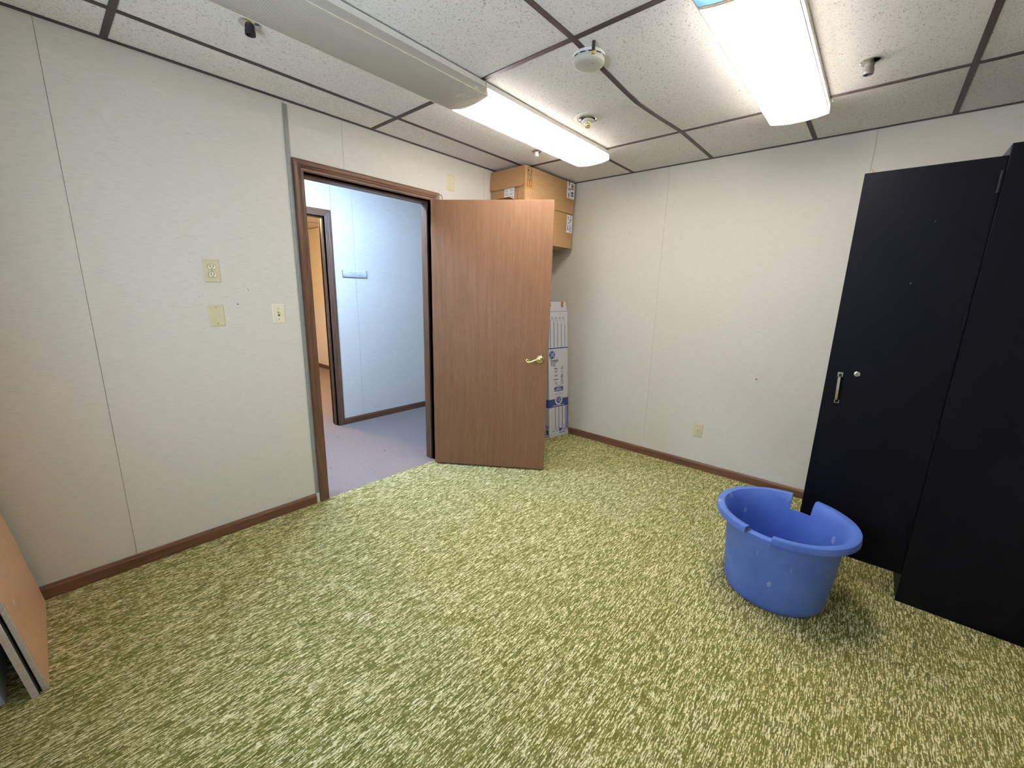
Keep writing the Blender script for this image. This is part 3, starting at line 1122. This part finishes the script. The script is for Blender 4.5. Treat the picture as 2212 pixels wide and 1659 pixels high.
for r in range(3):
    for c in range(2):
        m.obox((X0 + .156 + c * .056, Y0 - .0019, .036 + r * .027), (.030 + rnd.random() * .012, 0, 0), (0, .0004, 0), (0, 0, .006))
        m.obox((X0 + .158 + c * .050, Y0 - .0019, .047 + r * .027), (.034 + rnd.random() * .010, 0, 0), (0, .0004, 0), (0, 0, .004))
m.build('printed_text', M['faint'], lb)
# right side: tape, marks, label
m = MB()
m.obox((X1 + .0002, Y0 + .001, .098), (.0005, 0, 0), (0, .105, 0), (0, 0, .070))
m.build('tape', M['tape'], g1)
m = MB()
m.obox((X1 + .0002, Y1 - .150, .100), (.0005, 0, 0), (0, .149, 0), (0, 0, .075))
m.build('tape', M['tape'], g1)
m = MB()
e = Vector((X1 + .0010, 0, 0))


def mk(y0, z0, y1, z1):
    m.box(X1 + .0008, y0, z0, X1 + .0014, y1, z1)


ys, ye = Y0 + .026, Y0 + .078
for z in (.118, .168, .212, .250):
    mk(ys, z - .0015, ye, z + .0015)
for y in (ys, ye):
    mk(y - .0014, .118, y + .0014, .250)
mk((ys + ye) / 2 - .003, .126, (ys + ye) / 2 + .003, .160)
mk(ys + .010, .157, ye - .010, .161)
for y in (ys + .014, ye - .014):
    mk(y - .003, .174, y + .003, .206)
    mk(y - .007, .198, y + .007, .201)
m.prism([(X1 + .0008, ys + .006, .244), (X1 + .0008, ys + .006, .218), (X1 + .0008, ys + .026, .231)], (.0006, 0, 0))
m.prism([(X1 + .0008, ye - .006, .244), (X1 + .0008, ye - .012, .231), (X1 + .0008, ye - .006, .218), (X1 + .0008, ye - .003, .231)], (.0006, 0, 0))
m.build('shipping_mark', M['dark_ink'], g1)
m = MB()
m.obox((X1 + .0009, Y1 - .118, .125), (.0006, 0, 0), (0, .117, 0), (0, 0, .133))
lb = m.build('paper_label', M['label'], g1)
m = MB()
bar_label(m, Vector((X1 + .0012, Y1 - .118, .125)), Vector((0, 1, 0)), Vector((0, 0, 1)), .117, .133, Vector((1, 0, 0)), random.Random(5), [(.18, .32, .9), (.40, .50, .45), (.55, .86, .75)])
m.build('printed_text', M['ink'], lb)

cB = Vector((.190, -.405, 1.7975))
g2 = thing('cardboard_box', 'lower brown cardboard box with an open flap, under the upper box', 'box', cB, group='cardboard boxes stacked above the door')
ZB = .2955
m = MB()
m.box(X0, Y0 + .006, 0, X1 - .006, Y1, ZB)
m.build('carton', M['card'], g2, bevel=.003)
m = MB()
m.obox((X0 - .004 + .02, Y0 + .004, ZB - .006), (.315, 0, 0), (0, -.145, .016), (0, .0004, .0035))
m.build('open_flap', M['card_in'], g2)
m = MB()
m.obox((X1 - .0058, Y1 - .090, .135), (.0006, 0, 0), (0, .089, 0), (0, 0, .150))
lb = m.build('paper_label', M['label'], g2)
m = MB()
bar_label(m, Vector((X1 - .0055, Y1 - .090, .135)), Vector((0, 1, 0)), Vector((0, 0, 1)), .089, .150, Vector((1, 0, 0)), random.Random(8), [(.15, .30, .8), (.42, .50, .4), (.58, .72, .85), (.80, .86, .5)])
m.build('printed_text', M['navy_ink'], lb)
m = MB()
m.obox((X1 - .0058, Y1 - .050, .085), (.0005, 0, 0), (0, .049, 0), (0, 0, .049))
m.build('tape', M['tape'], g2)

# ------------------------------------------------------------------ lamp carton leaning in the corner
# front face: lower left (.366,-.262), lower right (.421,-.016); leans back 0.085 per metre
LB0 = Vector((.368, -.266, 0.001))
lu = (Vector((.424, -.020, 0.001)) - LB0)
LW = lu.length
lu.normalize()
lup = Vector((-.084, .004, 1)).normalized()
ln = lu.cross(lup).normalized()              # faces +x
ML = frame4(LB0, lu, lup)
g = thing('lamp_carton', 'tall white and blue fluorescent lamp carton leaning in the corner behind the door', 'box', M4=ML)
LH, LT = 1.230, .060
m = MB()
m.box(0, 0, -LT, LW, LH, 0)
m.prism([(.004, LH, -.004), (LW - .004, LH, -.004), (LW - .018, LH + .088, -.006), (.018, LH + .088, -.006)], (0, 0, -.003))
m.build('carton', M['white_card'], g)


def lbox(m, x0, y0, x1, y1, z=.0003, t=.0003):
    m.box(x0, y0, z, x1, y1, z + t)


m = MB()
lbox(m, .002, LH - .006, LW - .002, LH - .002)
m.build('flap_crease', M['dull_steel'], g)
for poly in ([(LW - .078, .0882), (LW - .046, .0882), (LW - .050, .045), (LW - .058, .034), (LW - .071, .032), (LW - .080, .045)],
             [(.018, .0882), (.040, .0882), (.046, .05), (.036, .04)]):
    m = MB()
    m.add([(x, LH + y, -.0040 - .002 * y / .088 + .0006) for x, y in poly], [tuple(range(len(poly)))])
    m.build('torn_patch', M['tape'], g)
# printed tubes, bands: each block of print is a part of its own
def pr(name, mat, fn, z=.0003):
    m = MB()
    fn(m)
    return m.build(name, M[mat], g)


pr('blue_rule', 'blue_ink', lambda m: lbox(m, 0, .872, LW, .882))
pr('blue_band', 'blue_ink', lambda m: lbox(m, 0, .298, LW, .380))
pr('blue_panel', 'blue_ink', lambda m: lbox(m, .070, .455, LW - .066, .497))
pr('small_square', 'blue_ink', lambda m: lbox(m, .128, .046, .170, .076))
pr('white_print', 'white_card', lambda m: lbox(m, .152, .046, .168, .058, .0006))


def upper_stripe(k):
    def f(m):
        x = .028 + k * .0475
        for j in range(36):
            y = .886 + j * .0072
            if y < 1.14 - k * .012:
                lbox(m, x - .0042, y, x + .0032 - .0006 * k, y + .0056)
    return f


def lower_stripe(x, w):
    def f(m):
        for j in range(31):
            y = .294 - j * .0072
            lbox(m, x - w, y - .0056, x + w, y)
    return f


for k in range(5):
    pr('dotted_stripe', 'blue_ink', upper_stripe(k))
for k in range(4):
    pr('dotted_stripe', 'blue_ink', lower_stripe(.078 + k * .0475, .0035 + .0004 * k))
pr('dotted_stripe', 'blue_ink', lower_stripe(LW - .012, .010))


def dots_low(m):
    for i in range(9):
        for j in range(7):
            x, y = LW - .010 - i * .0125, .080 - j * .0085 - i * .002
            q = .0036 * (1 - i / 11) * (1 - j / 9)
            lbox(m, x - q, y - q, x + q, y + q)


def dots_high(m):
    for i in range(7):
        for j in range(3):
            x, y = .012 + i * .014, 1.150 + j * .016
            q = .0024 * (1 - i / 9) * (1 - j / 5)
            lbox(m, x - q, y - q, x + q, y + q)


pr('halftone_dots', 'blue_ink', dots_low)
pr('halftone_dots', 'blue_ink', dots_high)


def tube_top(k):
    def f(m):
        x0 = .036 + k * .0475
        lbox(m, x0, 1.135, x0 + .034, 1.1365)
        lbox(m, x0, 1.150, x0 + .034, 1.1515)
        lbox(m, x0 + .008, 1.158, x0 + .013, 1.172)
        lbox(m, x0 + .020, 1.158, x0 + .025, 1.172)
        lbox(m, x0 + .0345, .886, x0 + .0358, 1.158)
    return f


def tube_low(k):
    def f(m):
        x0 = .034 + k * .0475
        lbox(m, x0, .074, x0 + .0012, .298)
        lbox(m, x0, .074, x0 + .036, .0755)
        lbox(m, x0 + .004, .060, x0 + .032, .0615)
        lbox(m, x0 + .008, .050, x0 + .013, .060)
        lbox(m, x0 + .022, .050, x0 + .027, .060)
    return f


for k in range(4):
    pr('tube_outline', 'navy_ink', tube_top(k))
for k in range(5):
    pr('tube_outline', 'navy_ink', tube_low(k))
# rows of small unreadable print
for (x0, x1, y, t) in ((.078, .112, .650, .008), (.074, .116, .640, .004), (.076, .112, .608, .009), (.080, .108, .598, .004),
                       (.062, .124, .568, .010), (.084, .106, .540, .009), (.082, .106, .528, .006), (.086, .104, .520, .004),
                       (.154, .192, .668, .005), (.152, .192, .590, .006), (.156, .190, .581, .004),
                       (.086, .168, .506, .004), (.112, .142, .444, .005), (.070, .182, .424, .005), (.128, .20, .026, .009)):
    rnd = random.Random(int(y * 1e4))

    def row(m):
        x = x0
        while x < x1:
            w = rnd.uniform(.002, .006)
            lbox(m, x, y, min(x + w, x1), y + t)
            x += w + rnd.uniform(.0008, .002)
    pr('small_print', 'navy_ink', row)
m = MB()
m.tube([(.160, .517, .0004), (.160, .556, .0004), (.166, .568, .0004), (.172, .572, .0004), (.178, .568, .0004), (.184, .556, .0004), (.184, .517, .0004)], .0022, 6)
m.build('lamp_outline', M['navy_ink'], g)
m = MB()
m.lathe([(.010, 0), (.010, .0006), (.0072, .0006), (.0072, 0)], 24, (.173, .642, .0002), cap=False)
m.build('ring_outline', M['navy_ink'], g)
m = MB()
m.box(-.0004, .298, -LT, -.0001, .380, 0)
m.build('side_band', M['blue_ink'], g)
m = MB()
m.box(-.0006, .020, -.046, -.0002, .075, -.018)
m.build('side_print', M['navy_ink'], g)
m = MB()
for j in range(5):
    m.box(-.0006, .088 + j * .006, -.050, -.0002, .091 + j * .006, -.012)
m.build('side_print', M['navy_ink'], g)


def ltext(body, x, y, size, mat, name='printed_text', z=.0008, **kw):
    return text(name, body, size, M[mat], g, Matrix.Translation((x, y, z)), **kw)


ltext('Daylight', .074, .757, .040, 'navy_ink', sx=.80)
ltext('T12', .056, .718, .042, 'navy_ink', sx=.85, bold=.03)
ltext('40w', .094, .679, .024, 'navy_ink', sx=1.0, bold=.03)
ltext('1.5"', .174, .686, .024, 'navy_ink', sx=.9)
ltext('48"', .174, .608, .024, 'navy_ink', sx=.9)
# round emblem
m = MB()
m.lathe([(.040, .0003), (.040, .0009)], 40, (.046, .815, 0))
em = m.build('emblem', M['blue_ink'], g)
m = MB()
m.lathe([(.036, .0009), (.036, .0013), (.034, .0013), (.034, .0009)], 40, (.046, .815, 0), cap=False)
for k in range(4):
    a = pi / 4 + k * pi / 2
    m.lathe([(.006, .0009), (.006, .0013), (.0042, .0013), (.0042, .0009)], 14, (.046 + .0275 * cos(a), .815 + .0275 * sin(a), 0), cap=False)
m.build('emblem_ring', M['white_card'], em)
tx = text('emblem_letters', 'GE', .042, M['white_card'], em, Matrix.Translation((.046, .815, .0014)), sx=.8, shear=.25)
m = MB()
m.lathe([(.050, .0006), (.050, .0010)], 40, (.126, .366, 0))
m.build('badge', M['white_card'], g)
m = MB()
m.lathe([(.048, .0010), (.048, .0013), (.046, .0013), (.046, .0010)], 40, (.126, .366, 0), cap=False)
for k in range(26):
    a = 2 * pi * k / 26
    if 0.6 < (a % pi) < 2.6:
        m.lathe([(.0022, .001), (.0022, .0013)], 6, (.126 + .040 * cos(a), .366 + .040 * sin(a), 0))
m.lathe([(.031, .0010), (.031, .0014)], 40, (.126, .366, 0))
m.build('badge_ring', M['blue_ink'], g)
ltext('12', .126, .366, .044, 'white_card', z=.0018, sx=.9)
rnd = random.Random(11)
for (x0, x1, y, t) in ((.052, .200, .308, .008), (.098, .152, .479, .008), (.078, .172, .464, .008)):
    m = MB()
    x = x0
    while x < x1:
        w = rnd.uniform(.004, .008)
        lbox(m, x, y, min(x + w, x1), y + t, .0007)
        x += w + rnd.uniform(.0012, .0025)
    m.build('white_print', M['white_card'], g)

# ------------------------------------------------------------------ black cabinet
g = thing('storage_cabinet', 'tall black steel storage cabinet in the right corner with its doors open', 'cabinet', (2.873, -.4635, 0))
CD, CH2, CY = .606, .4575, 1.972        # depth, half width, height


def cbox(name, a, parent=g, bevel=.0015, mat='black'):
    m = MB()
    m.box(*a)
    return m.build(name, M[mat], parent, bevel=bevel)


cbox('side_panel', (0, -CH2, 0, CD, -CH2 + .020, CY))
cbox('side_panel', (0, CH2 - .020, 0, CD, CH2, CY))
cbox('back_panel', (CD - .012, -CH2 + .020, 0, CD, CH2 - .020, CY))
cbox('top_panel', (0, -CH2 + .020, CY - .045, CD - .012, CH2 - .020, CY), mat='black_gloss')
cbox('base_panel', (0, -CH2 + .020, 0, CD - .012, CH2 - .020, .140))
for z in (.50, .86, 1.22, 1.58):
    cbox('shelf', (.03, -CH2 + .021, z, CD - .013, CH2 - .021, z + .022))


def cab_door(hx, hy, ang, name_l, L, z0, z1, handle_side):
    """leaf hinged at (hx,hy), pointing along ang; local x along leaf, y up, z = outward face"""
    u = Vector((cos(ang), sin(ang), 0))
    M4 = frame4((hx, hy, z0), u, (0, 0, 1))
    if handle_side < 0:
        M4 = frame4((hx, hy, z0), u, (0, 0, 1)) @ Matrix.Diagonal((1, 1, 1, 1))
    m = MB()
    hgt = z1 - z0
    s = handle_side
    m.box(0, 0, min(0, -s * .022), L, hgt, max(0, -s * .022))
    dr = m.build('door', M['black'], g, bevel=.0025)
    dr.matrix_parent_inverse = g.matrix_world.inverted() if False else Matrix.Translation((-g.location.x, -g.location.y, 0))
    dr.matrix_basis = M4
    hu = L - .053
    m = MB()
    zt, zb = 1.042 - z0, .908 - z0
    o = lambda a, b, c: (a, b, s * c)
    m.tube([o(hu, zt, 0), o(hu, zt - .004, .016), o(hu, zt - .016, .028), o(hu - .001, zt - .05, .031), o(hu - .002, (zt + zb) / 2 - .02, .031), o(hu - .004, zb + .022, .026), o(hu - .006, zb + .006, .012), o(hu - .006, zb, 0)], [.0072, .0074, .0074, .007, .007, .007, .0074, .0076], 10, flat=.7)
    m.box(hu - .010, zt - .012, min(0, s * .004), hu + .010, zt + .010, max(0, s * .004))
    m.box(hu - .015, zb - .006, min(0, s * .004), hu + .004, zb + .010, max(0, s * .004))
    m.build('handle', M['chrome'], dr, True)
    if name_l == 'near':
        m = MB()
        c = (L - .113, 1.050 - z0, 0)
        m.lathe([(.0125, 0), (.0125, s * .002), (.0105, s * .0045), (.009, s * .005)], 28, c)
        lk = m.build('lock', M['chrome'], dr, True)
        m = MB()
        m.lathe([(.0085, s * .0046), (.0085, s * .0058), (.001, s * .006)], 24, c)
        m.build('lock_core', M['dull_steel'], lk, True)
        m = MB()
        m.box(c[0] - .001, c[1] - .0045, min(s * .0058, s * .0064), c[0] + .001, c[1] + .0045, max(s * .0058, s * .0064))
        m.build('keyhole', M['dark'], lk)
    if name_l == 'far':
        m = MB()
        m.box(L, .893 - z0 - .012, -.016, L + .020, .893 - z0 + .012, -.004)
        m.build('latch', M['white_metal'], dr, bevel=.002)
    return dr


# near leaf swung open towards the left of the picture; far leaf flat along the back wall
thd = radians(90.5)
cab_door(2.8727, -.9150, pi / 2 + thd, 'near', .4175, .136, 1.9328, -1)
cab_door(2.868, -.0330, radians(181.0), 'far', .447, .147, 1.9237, 1)
for z in (1.84, 1.32, .835, .355):
    m = MB()
    m.tube([(-.006, -CH2 + .004, z - .040), (-.006, -CH2 + .004, z + .040)], .0075, 12)
    m.build('hinge', M['black'], g, True)
    m = MB()
    m.tube([(-.006, CH2 - .008, z - .040), (-.006, CH2 - .008, z + .040)], .0065, 12)
    m.build('hinge', M['black'], g, True)

m = MB()
m.tube([(2.482, -.904, 1.932), (2.481, -.905, 1.941), (2.478, -.906, 1.949)], .0016, 6)
m.tube([(2.4835, -.904, 1.932), (2.4865, -.903, 1.940), (2.490, -.902, 1.946)], .0014, 6)
m.tube([(2.479, -.904, 1.9340), (2.488, -.904, 1.9340)], .0016, 6)
tag(m.build('wire_twist', M['tape'], None, True), 'tiny tan wire ends poking up on the top corner of the open cabinet door', 'wire')

# ------------------------------------------------------------------ blue tub
TUBC = Vector((2.418, -1.231, 0.0))
g = thing('plastic_tub', 'round blue plastic tub with two notches in its rim, beside the black cabinet', 'tub', TUBC)
NB = (radians(68.0), radians(90.5))          # back notch
NF = (radians(-113.0), radians(-91.0))       # front notch
PO = [(.176, 0.0), (.190, .002), (.202, .010), (.2085, .025), (.211, .05), (.2165, .10), (.222, .16), (.2265, .22), (.231, .29), (.236, .34), (.243, .372), (.252, .392), (.258, .3985)]
PI_ = [(.252, .3985), (.246, .390), (.238, .370), (.231, .336), (.226, .286), (.2215, .22), (.217, .16), (.2115, .10), (.206, .055), (.2025, .030), (.194, .012), (.180, .0065)]


def r_at(prof, z):
    pr = sorted(prof, key=lambda q: q[1])
    for (ra, za), (rb, zb) in zip(pr, pr[1:]):
        if za <= z <= zb:
            return ra + (rb - ra) * ((z - za) / (zb - za) if zb > za else 0)
    return pr[-1][0]


def in_notch(a):
    for lo, hi, zt in ((NB[0], NB[1], .332), (NF[0], NF[1], .384)):
        mid = (lo + hi) / 2
        d = (a - mid + pi) % (2 * pi) - pi
        if abs(d) < (hi - lo) / 2:
            return zt
    return None


angs = [2 * pi * k / 144 for k in range(144)]
for n_ in (NB, NF):
    for a in n_:
        angs += [(a - 1e-3) % (2 * pi), (a + 1e-3) % (2 * pi)]
angs = sorted(angs)
m = MB()
NP = len(PO) + len(PI_)
vs = []
for a in angs:
    zt = in_notch(a)
    for prof in (PO, PI_):
        for r, z in prof:
            if zt is not None and z > zt:
                z2 = zt
                r2 = r_at(prof, zt)
            else:
                r2, z2 = r, z
            vs.append((r2 * cos(a), r2 * sin(a), z2))
fs = []
n = len(angs)
for i in range(n):
    j = (i + 1) % n
    for k in range(NP - 1):
        fs.append((i * NP + k, j * NP + k, j * NP + k + 1, i * NP + k + 1))
fs.append(tuple(i * NP for i in range(n))[::-1])
fs.append(tuple(i * NP + NP - 1 for i in range(n)))
m.add(vs, fs)
m.build('tub_body', M['tub'], g, True, angle=50)
# rolled rim in two arcs between the notches
RIM = [(.2515, .3985), (.2530, .4020), (.2560, .4035), (.2770, .4035), (.2810, .4025), (.2830, .3995), (.2845, .3760), (.2845, .3740), (.2820, .3740), (.2805, .3975), (.2760, .3995), (.258, .3985)]


def rim_arc(a0, a1):
    m = MB()
    n = 64
    k = len(RIM)
    vs = [(r * cos(a0 + (a1 - a0) * i / n), r * sin(a0 + (a1 - a0) * i / n), z) for i in range(n + 1) for r, z in RIM]
    fs = [(i * k + q, (i + 1) * k + q, (i + 1) * k + (q + 1) % k, i * k + (q + 1) % k) for i in range(n) for q in range(k)]
    fs.append(tuple(range(k))[::-1])
    fs.append(tuple(n * k + q for q in range(k)))
    m.add(vs, fs)
    m.build('rim', M['tub'], g, True, angle=32)


rim_arc(NB[1], NF[0] + 2 * pi)
rim_arc(NF[1], NB[0])
# tab below the front notch
m = MB()
n = 10
pr = [(.245, .3845), (.262, .3835), (.2700, .3815), (.2720, .3790), (.2725, .3560), (.2705, .3560), (.2695, .3770), (.244, .3790)]
k = len(pr)
a0, a1 = NF[0] + .03, NF[1] - .01
vs = [(r * cos(a0 + (a1 - a0) * i / n), r * sin(a0 + (a1 - a0) * i / n), z) for i in range(n + 1) for r, z in pr]
fs = [(i * k + q, (i + 1) * k + q, (i + 1) * k + (q + 1) % k, i * k + (q + 1) % k) for i in range(n) for q in range(k)]
fs.append(tuple(range(k))[::-1])
fs.append(tuple(n * k + q for q in range(k)))
m.add(vs, fs)
m.build('notch_tab', M['tub'], g, True, angle=32)


# ------------------------------------------------------------------ boards leaning at the left edge
def leaning_board(name, label, cat, x1, yb, t, hgt, mats, length, grp=None):
    """bottom front edge at y = yb, leaning away from the camera (top towards -y)"""
    up = Vector((0, -.119, 1)).normalized()
    back = Vector((0, -1, -.119)).normalized()
    # rests on its lower back edge
    M4 = frame4((x1, yb, .0015 + t * .119), (-1, 0, 0), up)
    g = thing(name, label, cat, M4=M4, group=grp)
    # local x away from the visible end (towards the left wall), y up the slope, z = x cross y
    zdir = Vector((-1, 0, 0)).cross(up)
    s = 1 if zdir.dot(back) > 0 else -1
    m = MB()
    m.box(.0015, 0, min(0, s * .0018), length, hgt, max(0, s * .0018))
    m.build('face_laminate', M[mats[0]], g)
    if mats[0] == 'tan':
        m = MB()
        z = -s * .0003
        m.add([(.105, .30, z), (.112, .322, z), (.122, .305, z), (.113, .285, z)], [(0, 1, 2, 3)])
        m.build('chipped_spot', M['white_card'], g)
    m = MB()
    m.box(0, 0, min(s * .0018, s * t), length, hgt, max(s * .0018, s * t))
    m.build('core_board', M[mats[1]], g, bevel=.0015)
    return g


leaning_board('tan_board', 'tan laminate board with pale edge leaning at the left edge, front one', 'board', .634, -3.573, .0165, 1.22, ('tan', 'edge'), .60, 'boards leaning by the left wall')
leaning_board('tan_board', 'pale edged board just behind the front tan board at the left edge', 'board', .648, -3.5945, .0200, 1.20, ('dark', 'edge'), .61, 'boards leaning by the left wall')
leaning_board('white_panel', 'bluish white panel behind the leaning boards in the lower left corner', 'panel', .612, -3.672, .018, .46, ('pale_blue', 'pale_blue'), .45)
